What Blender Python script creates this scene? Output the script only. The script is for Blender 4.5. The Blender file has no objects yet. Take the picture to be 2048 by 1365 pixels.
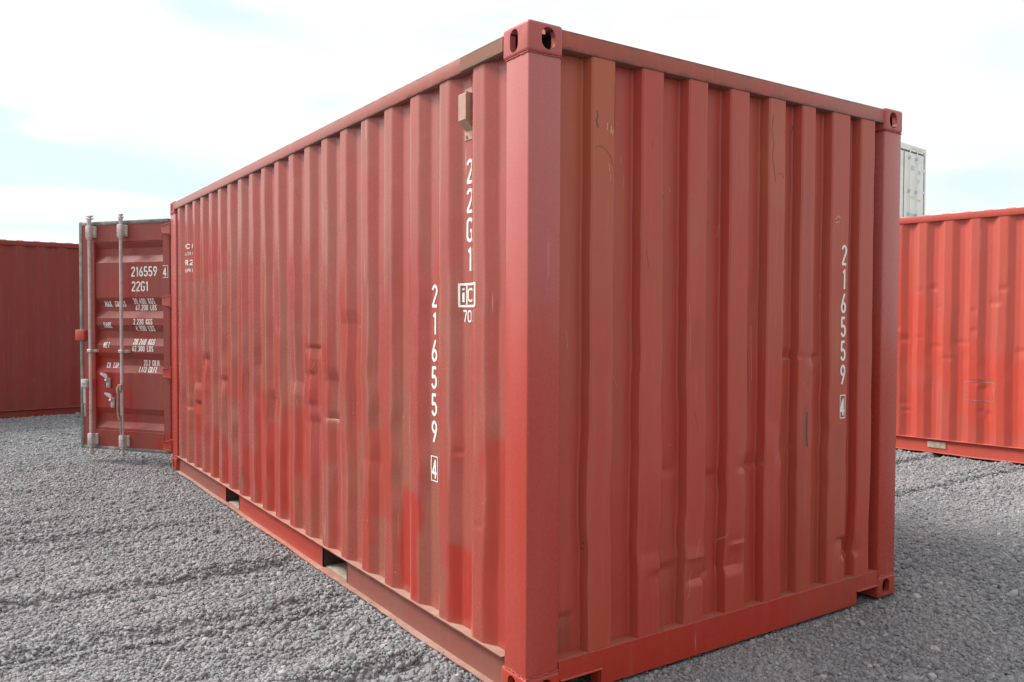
import bpy, bmesh, math, random
import numpy as np
from mathutils import Vector, Matrix
R = math.radians
random.seed(7); rng = np.random.default_rng(7)
S = bpy.context.scene
COL = S.collection

# ------------------------------------------------------------------ camera
cam = bpy.data.objects.new("camera", bpy.data.cameras.new("camera")); COL.objects.link(cam)
CAM = Vector((-1.7794, -2.5353, 1.4834))
yaw, pitch, roll = 0.59349654, -0.02743836, 0.00364007
f = Vector((math.sin(yaw)*math.cos(pitch), math.cos(yaw)*math.cos(pitch), math.sin(pitch)))
r0 = Vector((math.cos(yaw), -math.sin(yaw), 0)); u0 = r0.cross(f)
r_ = r0*math.cos(roll)+u0*math.sin(roll); u_ = -r0*math.sin(roll)+u0*math.cos(roll)
m = Matrix((r_, u_, -f)).transposed().to_4x4(); m.translation = CAM
cam.matrix_world = m
cam.data.sensor_width = 36; cam.data.lens = 29.26
cam.data.clip_start = .05; cam.data.clip_end = 2000
S.camera = cam

# ------------------------------------------------------------------ world / sun / exposure
SUN_AZ = R(-46)      # measured from +Y towards +X
SUN_EL = R(46)
w = bpy.data.worlds.new("World"); S.world = w; w.use_nodes = True
nt = w.node_tree; nt.nodes.clear()
def N(t, typ, **kw):
    n = t.nodes.new(typ)
    for k, v in kw.items(): setattr(n, k, v)
    return n
def math_(t, op, a, b=None, c=None, clamp=False):
    n = t.nodes.new('ShaderNodeMath'); n.operation = op; n.use_clamp = clamp
    for i, v in enumerate((a, b, c)):
        if v is None: continue
        if isinstance(v, (int, float)): n.inputs[i].default_value = v
        else: t.links.new(v, n.inputs[i])
    return n.outputs[0]
def mixc(t, fac, a, b, typ='MIX'):
    n = t.nodes.new('ShaderNodeMix'); n.data_type = 'RGBA'; n.blend_type = typ
    for s, v in ((0, fac), (6, a), (7, b)):
        if isinstance(v, (int, float)): n.inputs[s].default_value = v
        elif isinstance(v, tuple): n.inputs[s].default_value = v if len(v) == 4 else (*v, 1)
        else: t.links.new(v, n.inputs[s])
    return n.outputs[2]
def sstep(t, v, lo, hi):
    n = t.nodes.new('ShaderNodeMapRange'); n.interpolation_type = 'SMOOTHSTEP'
    t.links.new(v, n.inputs[0]); n.inputs[1].default_value = lo; n.inputs[2].default_value = hi
    return n.outputs[0]
out = N(nt, 'ShaderNodeOutputWorld'); bg = N(nt, 'ShaderNodeBackground'); bg.inputs[1].default_value = 0.115
sky = N(nt, 'ShaderNodeTexSky'); sky.sky_type = 'NISHITA'; sky.sun_disc = False
sky.sun_elevation = SUN_EL; sky.sun_rotation = SUN_AZ; sky.dust_density = 2.0
tc = N(nt, 'ShaderNodeTexCoord'); sep = N(nt, 'ShaderNodeSeparateXYZ'); nt.links.new(tc.outputs['Generated'], sep.inputs[0])
az = math_(nt, 'ARCTAN2', sep.outputs[0], sep.outputs[1]); el = math_(nt, 'ARCSINE', sep.outputs[2])
# clouds: wispy noise stretched along the horizon
mp = N(nt, 'ShaderNodeMapping'); mp.inputs['Scale'].default_value = (1, 1, 3.2); nt.links.new(tc.outputs['Generated'], mp.inputs[0])
nz = N(nt, 'ShaderNodeTexNoise'); nz.inputs['Scale'].default_value = 3.2; nz.inputs['Detail'].default_value = 8; nz.inputs['Roughness'].default_value = .58
nt.links.new(mp.outputs[0], nz.inputs[0])
nz2 = N(nt, 'ShaderNodeTexNoise'); nz2.inputs['Scale'].default_value = 9; nz2.inputs['Detail'].default_value = 6
nt.links.new(mp.outputs[0], nz2.inputs[0])
# gaps of blue between the clouds (azimuth, elevation, half sizes, tilt, weight)
def pdir(px, py):
    d = f + r_*((px-1024)/1664.6) - u_*((py-682.5)/1664.6); d.normalize()
    return math.atan2(d.x, d.y), math.asin(d.z)
gaps = [(150,335,330,62,.10,1.0),(420,395,160,30,.0,.6),(30,215,190,22,.0,.8),(400,20,95,38,.2,.55),(520,45,120,26,.2,.35),(660,205,70,22,-.3,.35),
        (1960,370,170,60,.0,.75),(2030,90,90,60,.0,.5),(60,455,260,14,.0,.5),(1500,30,150,25,0,.2)]
clds = [(60,205,115,20,.1,1.1),(120,262,60,20,0,.9),(215,395,190,17,.0,.9),(1900,330,80,12,0,.5)]
def blob(px, py, sx, sy, tilt, wt):
    a, e = pdir(px, py); sa, se = sx/1664.6*.9, sy/1664.6*.95
    da = math_(nt, 'SUBTRACT', az, a); de = math_(nt, 'SUBTRACT', el, e)
    de = math_(nt, 'ADD', de, math_(nt, 'MULTIPLY', da, tilt*1.0))
    q = math_(nt, 'ADD', math_(nt, 'POWER', math_(nt, 'DIVIDE', da, sa), 2), math_(nt, 'POWER', math_(nt, 'DIVIDE', de, se), 2))
    return math_(nt, 'MULTIPLY', math_(nt, 'EXPONENT', math_(nt, 'MULTIPLY', q, -1)), wt)
tot = None
for g in gaps:
    b = blob(*g); tot = b if tot is None else math_(nt, 'ADD', tot, b)
for g in clds:
    tot = math_(nt, 'SUBTRACT', tot, blob(*g))
v = math_(nt, 'ADD', tot, math_(nt, 'MULTIPLY', math_(nt, 'SUBTRACT', nz.outputs[0], .52), 1.6))
v = math_(nt, 'ADD', v, math_(nt, 'MULTIPLY', math_(nt, 'SUBTRACT', nz2.outputs[0], .5), .45))
gapf = math_(nt, 'MULTIPLY', sstep(nt, v, -.12, .75), .95)
cloud = mixc(nt, sstep(nt, nz.outputs[0], .40, .60), (8.0, 8.25, 8.3), (8.7, 8.7, 8.65))
blue = mixc(nt, .9, sky.outputs[0], (6.9, 8.25, 8.75))
col = mixc(nt, gapf, cloud, blue)
# unseen sky shaped for wall contrast: brighter round the sun, dimmer behind the camera
def ddot(vx, vy, vz):
    n = nt.nodes.new('ShaderNodeVectorMath'); n.operation = 'DOT_PRODUCT'; nt.links.new(tc.outputs['Generated'], n.inputs[0]); n.inputs[1].default_value = (vx, vy, vz); return n.outputs['Value']
sunv = (math.sin(SUN_AZ)*math.cos(SUN_EL), math.cos(SUN_AZ)*math.cos(SUN_EL), math.sin(SUN_EL))
lum = math_(nt, 'ADD', 1.0, math_(nt, 'MULTIPLY', sstep(nt, ddot(*sunv), .70, 1.0), 1.0))
lum = math_(nt, 'SUBTRACT', lum, math_(nt, 'MULTIPLY', sstep(nt, ddot(math.sin(R(205))*.9, math.cos(R(205))*.9, .43), .0, .9), .15))
sc_ = nt.nodes.new('ShaderNodeVectorMath'); sc_.operation = 'SCALE'; nt.links.new(col, sc_.inputs[0]); nt.links.new(lum, sc_.inputs['Scale'])
col = sc_.outputs[0]
nt.links.new(col, bg.inputs[0]); nt.links.new(bg.outputs[0], out.inputs[0])

sl = bpy.data.lights.new("sun", 'SUN'); sl.energy = 4.0; sl.angle = R(20); sl.color = (1, .96, .90)
so = bpy.data.objects.new("sun", sl); COL.objects.link(so)
sd = Vector((math.sin(SUN_AZ)*math.cos(SUN_EL), math.cos(SUN_AZ)*math.cos(SUN_EL), math.sin(SUN_EL)))
so.rotation_euler = sd.to_track_quat('Z', 'Y').to_euler(); so.location = (0, 0, 30)
S.view_settings.view_transform = 'Standard'; S.view_settings.look = 'None'; S.view_settings.gamma = 1
S.view_settings.exposure = 0.12
S.render.engine = 'CYCLES'

# ------------------------------------------------------------------ materials
def new_mat(name):
    mt = bpy.data.materials.new(name); mt.use_nodes = True
    t = mt.node_tree; return mt, t, t.nodes['Principled BSDF']
def noise(t, vec, scale, detail=4, rough=.5, mscale=None):
    if mscale:
        mm = N(t, 'ShaderNodeMapping'); mm.inputs['Scale'].default_value = mscale; t.links.new(vec, mm.inputs[0]); vec = mm.outputs[0]
    n = N(t, 'ShaderNodeTexNoise'); n.inputs['Scale'].default_value = scale; n.inputs['Detail'].default_value = detail
    n.inputs['Roughness'].default_value = rough; t.links.new(vec, n.inputs[0]); return n.outputs[0]
def paint(name, faded, fresh, brown, rough=.42, patch_noise=0.0, wear=1.0, seed=0.0, rust=.0, dust=.8, brownamt=.5, spec=.32, chalk=None, bump=.22, edge=None, dustc=(.44, .29, .24)):
    mt, t, b = new_mat(name)
    tcn = N(t, 'ShaderNodeTexCoord'); o = tcn.outputs['Object']
    off = N(t, 'ShaderNodeVectorMath', operation='ADD'); t.links.new(o, off.inputs[0]); off.inputs[1].default_value = (seed, seed*.7, seed*.3)
    o = off.outputs[0]
    streak = noise(t, o, 6, 5, .55, (1, 1, .16))
    big = noise(t, o, 1.1, 4, .6)
    fine = noise(t, o, 55, 5, .65)
    vfine = noise(t, o, 40, 4, .6, (1, 1, .05))
    c = mixc(t, math_(t, 'MULTIPLY', sstep(t, math_(t, 'ADD', math_(t, 'MULTIPLY', streak, .6), math_(t, 'MULTIPLY', big, .4)), .42, .60), brownamt), faded, brown)
    att = N(t, 'ShaderNodeAttribute'); att.attribute_name = 'repaint'
    pm = att.outputs['Fac']
    if patch_noise:
        pn = sstep(t, noise(t, o, .8, 2, .4, (1, 1, .8)), .60-.14*patch_noise, .66-.14*patch_noise)
        pm = math_(t, 'MAXIMUM', pm, pn)
    c = mixc(t, math_(t, 'MULTIPLY', pm, math_(t, 'MULTIPLY_ADD', streak, .5, .7), clamp=True), c, fresh)
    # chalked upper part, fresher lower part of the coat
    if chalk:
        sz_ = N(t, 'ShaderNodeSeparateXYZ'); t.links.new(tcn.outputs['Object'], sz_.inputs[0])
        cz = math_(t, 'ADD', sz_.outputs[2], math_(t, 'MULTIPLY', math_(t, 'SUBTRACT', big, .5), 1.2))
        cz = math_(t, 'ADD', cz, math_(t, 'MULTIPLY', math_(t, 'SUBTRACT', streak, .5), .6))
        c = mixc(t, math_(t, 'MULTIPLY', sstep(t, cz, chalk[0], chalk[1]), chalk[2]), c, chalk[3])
    # mottling
    c = mixc(t, math_(t, 'MULTIPLY', sstep(t, fine, .3, .75), .30), c, mixc(t, .07, c, (.70, .30, .25)))
    c = mixc(t, math_(t, 'MULTIPLY', sstep(t, vfine, .50, .72), .30*wear), c, mixc(t, .16, c, (.70, .38, .30)))
    # scratches
    mm = N(t, 'ShaderNodeMapping'); mm.inputs['Rotation'].default_value = (.5, .4, .2); mm.inputs['Scale'].default_value = (1, 1, .05); t.links.new(o, mm.inputs[0])
    sc = noise(t, mm.outputs[0], 42, 2, .4)
    scm = math_(t, 'MULTIPLY', sstep(t, sc, .735, .765), sstep(t, noise(t, o, 2.2, 2), .5, .62))
    c = mixc(t, math_(t, 'MULTIPLY', scm, .45*wear), c, (.66, .42, .32))
    # chips and rust specks
    sp = noise(t, o, 36, 3, .6); spm = math_(t, 'MULTIPLY', sstep(t, sp, .715-.03*rust, .74-.02*rust), sstep(t, noise(t, o, 1.7, 3), .54-.1*rust, .66))
    c = mixc(t, math_(t, 'MULTIPLY', spm, .75*wear), c, (.13, .055, .035))
    rs = sstep(t, noise(t, o, 9, 8, .7), .62-.24*rust, .70-.18*rust)
    c = mixc(t, math_(t, 'MULTIPLY', rs, .8*min(1, rust)), c, (.20, .085, .045))
    # soot attribute (grime with a shape of its own)
    at2 = N(t, 'ShaderNodeAttribute'); at2.attribute_name = 'grime'
    c = mixc(t, math_(t, 'MULTIPLY', at2.outputs['Fac'], .75), c, (.10, .055, .04))
    at3 = N(t, 'ShaderNodeAttribute'); at3.attribute_name = 'ochre'
    c = mixc(t, at3.outputs['Fac'], c, (.42, .125, .048))
    # dust lying on faces that look up
    g = N(t, 'ShaderNodeNewGeometry'); sx = N(t, 'ShaderNodeSeparateXYZ'); t.links.new(g.outputs['Normal'], sx.inputs[0])
    dm = math_(t, 'MULTIPLY', sstep(t, sx.outputs[2], .55, .9), math_(t, 'MULTIPLY_ADD', noise(t, o, 14, 4), 1.0, .25), clamp=True)
    c = mixc(t, math_(t, 'MULTIPLY', dm, dust), c, dustc)
    at4 = N(t, 'ShaderNodeAttribute'); at4.attribute_name = 'edge_wear'
    c = mixc(t, math_(t, 'MULTIPLY', math_(t, 'MULTIPLY', at4.outputs['Fac'], sstep(t, streak, .40, .58)), .42), c, (.66, .40, .32))
    if edge:
        se = N(t, 'ShaderNodeSeparateXYZ'); t.links.new(tcn.outputs['Object'], se.inputs[0])
        zc_, hw_ = (edge[0]+edge[1])/2, (edge[1]-edge[0])/2
        e_ = math_(t, 'DIVIDE', math_(t, 'ABSOLUTE', math_(t, 'SUBTRACT', se.outputs[2], zc_)), hw_)
        e_ = math_(t, 'ADD', e_, math_(t, 'MULTIPLY', math_(t, 'SUBTRACT', noise(t, o, 13, 6, .7), .5), 1.5))
        c = mixc(t, math_(t, 'MULTIPLY', sstep(t, e_, .62, .98), .80), c, (.12, .07, .055))
        oc = math_(t, 'MULTIPLY', sstep(t, noise(t, o, 48, 5, .7), .60, .66), sstep(t, noise(t, o, 3.1, 2), .60, .68))
        c = mixc(t, oc, c, (.62, .22, .06))
    t.links.new(c, b.inputs['Base Color'])
    rr = math_(t, 'MULTIPLY_ADD', fine, .12, rough-.06)
    rr = math_(t, 'MULTIPLY_ADD', dm, .3, rr)
    rr = math_(t, 'MULTIPLY_ADD', pm, -.07, rr)
    t.links.new(rr, b.inputs['Roughness']); b.inputs['Specular IOR Level'].default_value = spec
    bp = N(t, 'ShaderNodeBump'); bp.inputs['Strength'].default_value = bump; bp.inputs['Distance'].default_value = .003
    hh = math_(t, 'ADD', math_(t, 'MULTIPLY', noise(t, o, 16, 3), .9), math_(t, 'MULTIPLY', fine, .06))
    hh = math_(t, 'ADD', hh, math_(t, 'MULTIPLY', spm, -.25))
    t.links.new(hh, bp.inputs['Height']); t.links.new(bp.outputs[0], b.inputs['Normal'])
    return mt
def simple(name, c1, c2, scale=20, rough=.5, metal=0, bump=.2, dist=.002, c3=None):
    mt, t, b = new_mat(name)
    o = N(t, 'ShaderNodeTexCoord').outputs['Object']
    n1 = noise(t, o, scale, 6, .65)
    c = mixc(t, sstep(t, n1, .38, .66), c1, c2)
    if c3: c = mixc(t, sstep(t, noise(t, o, scale*.35, 6, .7), .56, .68), c, c3)
    t.links.new(c, b.inputs['Base Color'])
    t.links.new(math_(t, 'MULTIPLY_ADD', n1, .25, rough-.12), b.inputs['Roughness'])
    b.inputs['Metallic'].default_value = metal
    bp = N(t, 'ShaderNodeBump'); bp.inputs['Strength'].default_value = bump; bp.inputs['Distance'].default_value = dist
    t.links.new(n1, bp.inputs['Height']); t.links.new(bp.outputs[0], b.inputs['Normal'])
    return mt
M = {}
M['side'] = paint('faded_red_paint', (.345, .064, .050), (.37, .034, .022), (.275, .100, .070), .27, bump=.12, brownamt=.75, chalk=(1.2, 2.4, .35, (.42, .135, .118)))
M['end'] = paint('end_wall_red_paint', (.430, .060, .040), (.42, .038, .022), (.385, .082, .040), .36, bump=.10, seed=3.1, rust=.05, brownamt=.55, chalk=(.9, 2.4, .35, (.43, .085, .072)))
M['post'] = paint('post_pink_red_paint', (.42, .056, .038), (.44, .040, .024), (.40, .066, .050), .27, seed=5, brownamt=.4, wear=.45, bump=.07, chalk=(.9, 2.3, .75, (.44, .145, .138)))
M['railrust'] = paint('rusty_doubler_paint', (.33, .105, .082), (.30, .09, .06), (.27, .12, .085), .5, seed=21, rust=1.0, edge=(2.512, 2.572))
M['casting'] = paint('casting_pink_red_paint', (.43, .095, .088), (.44, .05, .04), (.40, .10, .09), .34, seed=15, brownamt=.5, wear=.8, rust=.1, bump=.12)
M['rail'] = paint('weathered_top_rail_paint', (.37, .110, .088), (.38, .05, .035), (.34, .13, .10), .40, seed=8, rust=.2, edge=(2.508, 2.577), brownamt=.8)
M['endrail'] = paint('rust_edged_header_paint', (.38, .080, .056), (.38, .05, .03), (.33, .085, .055), .38, seed=11, rust=.35, edge=(2.508, 2.582), brownamt=.8)
M['brail'] = paint('bottom_rail_red_paint', (.235, .075, .058), (.36, .040, .024), (.22, .085, .066), .42, patch_noise=.7, seed=2, dust=1.0, rust=.05, dustc=(.42, .28, .22))
M['bend'] = paint('bottom_sill_red_paint', (.40, .048, .030), (.42, .038, .022), (.29, .068, .040), .36, patch_noise=.6, seed=4, dust=.4)
M['door'] = paint('door_red_paint', (.265, .046, .037), (.33, .028, .020), (.235, .060, .046), .38, seed=6, dust=.75, patch_noise=.3)
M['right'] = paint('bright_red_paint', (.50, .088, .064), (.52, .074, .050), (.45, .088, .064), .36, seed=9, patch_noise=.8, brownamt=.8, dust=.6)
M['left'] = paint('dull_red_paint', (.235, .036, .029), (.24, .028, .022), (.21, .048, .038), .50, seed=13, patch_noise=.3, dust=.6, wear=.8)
M['inner'] = simple('undercoat_and_hole_shade', (.05, .03, .025), (.08, .045, .035), 12, .8)
M['white'] = simple('white_stencil_paint', (.82, .80, .76), (.72, .69, .64), 60, .5, bump=.1)
M['gasket'] = simple('weathered_rubber', (.13, .135, .13), (.24, .23, .21), 10, .75, c3=(.34, .31, .26))
M['rod'] = simple('dusty_galvanised_steel', (.50, .455, .44), (.40, .35, .335), 22, .5, c3=(.34, .25, .22))
M['rodrust'] = simple('rusty_steel', (.24, .16, .13), (.36, .30, .27), 30, .7)
M['vent'] = simple('tan_vent_paint', (.45, .27, .21), (.40, .225, .175), 30, .5)
M['dusty'] = simple('dusty_plate', (.44, .38, .31), (.34, .27, .21), 18, .85)
M['weld'] = simple('weld_bead_paint', (.30, .055, .05), (.36, .07, .06), 60, .45, bump=.6, dist=.004)
M['whitepaint'] = simple('white_reefer_paint', (.88, .88, .83), (.82, .83, .78), 3, .5, c3=(.72, .73, .68))
M['greymark'] = simple('faded_grey_print', (.56, .60, .61), (.60, .63, .63), 8, .6)
M['yellowmark'] = simple('faded_yellow_print', (.74, .68, .44), (.72, .68, .52), 8, .6)
M['plywood'] = simple('container_floor_boards', (.10, .07, .05), (.14, .10, .07), 10, .8)

# ------------------------------------------------------------------ mesh helpers
class MB:
    def __init__(s): s.v = []; s.f = []
    def add(s, vs, fs):
        o = len(s.v); s.v += [tuple(p) for p in vs]; s.f += [tuple(i+o for i in q) for q in fs]; return s
    def box(s, x0, x1, y0, y1, z0, z1, bev=0.0, seg=2):
        if x0 > x1: x0, x1 = x1, x0
        if y0 > y1: y0, y1 = y1, y0
        bm = bmesh.new(); bmesh.ops.create_cube(bm, size=1)
        for q in bm.verts: q.co = Vector(((x0+x1)/2+q.co.x*(x1-x0), (y0+y1)/2+q.co.y*(y1-y0), (z0+z1)/2+q.co.z*(z1-z0)))
        if bev: bmesh.ops.bevel(bm, geom=bm.edges[:], offset=bev, segments=seg, affect='EDGES', profile=.5)
        s.bm(bm); return s
    def bm(s, bm, mat=None):
        bm.verts.index_update(); bm.normal_update()
        s.add([(mat@q.co if mat else q.co) for q in bm.verts], [[q.index for q in fc.verts] for fc in bm.faces]); bm.free(); return s
    def tube(s, pts, rad, n=12, cap=True):
        pts = [Vector(p) for p in pts]; rads = rad if isinstance(rad, (list, tuple)) else [rad]*len(pts)
        rings = []; ref = None
        for i, p in enumerate(pts):
            d = (pts[min(i+1, len(pts)-1)]-pts[max(i-1, 0)]).normalized()
            a = d.orthogonal().normalized() if ref is None else (ref-d*ref.dot(d)).normalized()
            ref = a; b = d.cross(a)
            rings.append([p+(a*math.cos(2*math.pi*k/n)+b*math.sin(2*math.pi*k/n))*rads[i] for k in range(n)])
        vs = [q for rg in rings for q in rg]; fs = []
        for i in range(len(pts)-1):
            for k in range(n): fs.append((i*n+k, i*n+(k+1) % n, (i+1)*n+(k+1) % n, (i+1)*n+k))
        if cap: fs.append(tuple(range(n-1, -1, -1))); fs.append(tuple((len(pts)-1)*n+k for k in range(n)))
        s.add(vs, fs); return s
    def prism(s, prof, axis, a0, a1):     # prof: list of 2-D points, extruded along axis index
        n = len(prof); vs = []
        for a in (a0, a1):
            for p in prof:
                q = list(p); q.insert(axis, a); vs.append(tuple(q))
        fs = [tuple(range(n)), tuple(range(2*n-1, n-1, -1))]+[(i, i+n, (i+1) % n+n, (i+1) % n) for i in range(n)]
        s.add(vs, fs); return s
    def build(s, name, mat, parent=None, smooth=30, attrs=None, xf=None):
        me = bpy.data.meshes.new(name); me.from_pydata(s.v, [], s.f)
        bm = bmesh.new(); bm.from_mesh(me)
        if not attrs: bmesh.ops.recalc_face_normals(bm, faces=bm.faces[:])
        bm.to_mesh(me); bm.free()
        if xf: me.transform(xf)
        if smooth:
            for p in me.polygons: p.use_smooth = True
            try: me.set_sharp_from_angle(angle=R(smooth))
            except Exception: pass
        me.materials.append(mat)
        if attrs:
            for k, a in attrs.items():
                at = me.attributes.new(k, 'FLOAT', 'POINT'); at.data.foreach_set('value', np.asarray(a, dtype=np.float32).ravel())
        o = bpy.data.objects.new(name, me); COL.objects.link(o)
        if parent: o.parent = parent
        return o
def empty(name, loc, rz, label, cat, group=None):
    o = bpy.data.objects.new(name, None); COL.objects.link(o); o.location = loc; o.rotation_euler = (0, 0, rz); o.empty_display_size = .3
    o['label'] = label; o['category'] = cat
    if group: o['group'] = group
    return o
def rename(o, label): o['label'] = label; return o

L, W, H = 6.058, 2.438, 2.591

# smooth 2-D value noise for numpy
def vnoise(x, y, seed=0):
    xi = np.floor(x).astype(np.int64); yi = np.floor(y).astype(np.int64); fx = x-xi; fy = y-yi
    fx = fx*fx*(3-2*fx); fy = fy*fy*(3-2*fy)
    def h(a, b):
        n = (a*374761393+b*668265263+seed*974711) & 0xffffffff
        n = ((n ^ (n >> 13))*1274126177) & 0xffffffff
        return ((n ^ (n >> 16)) & 0xffff)/65535.0
    return (h(xi, yi)*(1-fx)+h(xi+1, yi)*fx)*(1-fy)+(h(xi, yi+1)*(1-fx)+h(xi+1, yi+1)*fx)*fy
def fbm(x, y, seed=0, o=4):
    s = 0; a = .5
    for k in range(o): s = s+a*vnoise(x*2**k, y*2**k, seed+k); a *= .5
    return s

# ---- corrugated panel: u along the wall, z up, depth inwards
class Panel:
    def __init__(s, u0, u1, ridges, slope, d_out, d_in, z0, z1, dents=(), warp=.0, seed=1, mids=True):
        s.u0, s.u1, s.z0, s.z1, s.dents, s.warp, s.seed = u0, u1, z0, z1, dents, warp, seed
        s.ridges = ridges
        pu = [u0]; pd = [d_in]; c = .006
        for a, b in ridges:
            for uu, dd in ((a-slope, d_in), (a, d_out), (b, d_out), (b+slope, d_in)):
                if dd == d_out and uu == a or dd == d_in and uu == b+slope: sl_before = True
                else: sl_before = False
                pu.append(uu); pd.append(dd)
        pu.append(u1); pd.append(d_in)
        pu = np.array(pu); pd = np.array(pd)
        keep = (pu >= u0-1e-6) & (pu <= u1+1e-6)
        # keep sloping parts cut by the ends
        e0, e1 = np.interp([u0, u1], pu[np.argsort(pu)], pd[np.argsort(pu)])
        pu2 = np.concatenate([[u0], pu[keep][1:-1], [u1]]); pd2 = np.concatenate([[e0 if ridges[0][0]-slope < u0 else d_in], pd[keep][1:-1], [e1 if ridges[-1][1]+slope > u1 else d_in]])
        # round each fold
        ru = []; rd = []
        for i in range(len(pu2)):
            if 0 < i < len(pu2)-1:
                for sg in (-1, 1):
                    j = i+sg; du = pu2[j]-pu2[i]; ln = math.hypot(du, pd2[j]-pd2[i]); t = min(.35, c/ln)
                    ru.append(pu2[i]+du*t); rd.append(pd2[i]+(pd2[j]-pd2[i])*t)
            else: ru.append(pu2[i]); rd.append(pd2[i])
        s.pu = np.array(ru); s.pd = np.array(rd)
        cols = []
        for i in range(len(s.pu)-1):
            k = max(1, int(round((s.pu[i+1]-s.pu[i])/.022))) if mids else 1
            cols += list(np.linspace(s.pu[i], s.pu[i+1], k, endpoint=False))
            ln_ = s.pu[i+1]-s.pu[i]
            if ln_ > .016: cols += [s.pu[i]+.003, s.pu[i+1]-.003]
        cols.append(s.pu[-1]); s.cols = np.array(sorted(cols))
    def shift(s, u, z):
        if not s.warp: return 0*u
        env = np.clip((z-s.z0)/.35, 0, 1)*np.clip((s.z1-z)/.35, 0, 1)
        k = (z-.9)/.55
        amt = s.warp*(.25+np.exp(-k*k))
        return env*amt*(vnoise(u*2.6, z*2.4, s.seed+50)+.6*vnoise(u*3.3, z*7.5, s.seed+60)-.8)*1.6
    def dent(s, u, z):
        d = 0*u
        for (uc, zc, ru, rz, amp, sk) in s.dents:
            du = np.clip(np.abs((u-uc)/ru), 0, 1); dz = (z-zc)/rz
            # asymmetric crease: gentle above, abrupt below (or the reverse)
            up = np.where(dz > 0, np.clip(1-dz*(1 if sk > 0 else 3.6), 0, 1), np.clip(1+dz*(3.6 if sk > 0 else 1), 0, 1))
            d = d+(.62 if s.warp > .012 else .8)*amp*(1-du**3)*(up**1.3)
        env = np.clip((z-s.z0)/.15, 0, 1)*np.clip((s.z1-z)/.15, 0, 1)
        d = d+env*s.warp*.55*(fbm(u*2.2, z*2.6, s.seed+9)-.47)
        return d
    def depth(s, u, z):
        u = np.asarray(u, float); z = np.asarray(z, float)
        ub = u-s.shift(u, z)
        return np.interp(ub, s.pu, s.pd)+s.dent(u, z)
    def mesh(s, place, dz=.016, attrs=None, flip=False):
        nz_ = max(2, int((s.z1-s.z0)/dz)+1); zs = np.linspace(s.z0, s.z1, nz_)
        U, Z = np.meshgrid(s.cols, zs)
        sh = s.shift(U, Z); UU = U+sh
        D = np.interp(U, s.pu, s.pd)+s.dent(UU, Z)
        P = place(UU.ravel(), Z.ravel(), D.ravel())
        n = len(s.cols); mb = MB(); mb.v = [tuple(p) for p in P]
        idx = np.arange(n*nz_).reshape(nz_, n)
        a, b, c, d = idx[:-1, :-1].ravel(), idx[:-1, 1:].ravel(), idx[1:, 1:].ravel(), idx[1:, :-1].ravel()
        q = np.stack([a, b, c, d], 1) if not flip else np.stack([d, c, b, a], 1)
        mb.f = [tuple(int(i) for i in r) for r in q]
        return mb, UU.ravel(), Z.ravel()
def soft_box(u, z, u0, u1, z0, z1, s=.035, sz=.05, seed=3):
    s *= .6; sz *= .55
    u = u+.05*(vnoise(u*9, z*9, seed)-.5); z = z+.10*(vnoise(u*5+3, z*5, seed+1)-.5)
    g = lambda a, s_: 1/(1+np.exp(-np.clip(a/s_*4, -30, 30)))
    return g(u-u0, s)*g(u1-u, s)*g(z-z0, sz)*g(z1-z, sz)
def streaks(u, z, seed, n, z0, z1, wmin=.02, wmax=.07):
    rg = np.random.default_rng(seed); t = 0*u
    for k in range(n):
        uc = rg.uniform(u.min(), u.max()); wd = rg.uniform(wmin, wmax); zc = rg.uniform(z0, z1); h = rg.uniform(.08, .38)
        t = np.maximum(t, rg.uniform(.4, .9)*np.exp(-((u-uc)/wd)**2)*np.exp(-((z-zc)/h)**2)*(.4+1.2*vnoise(u*40, z*6, seed)))
    return t

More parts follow.
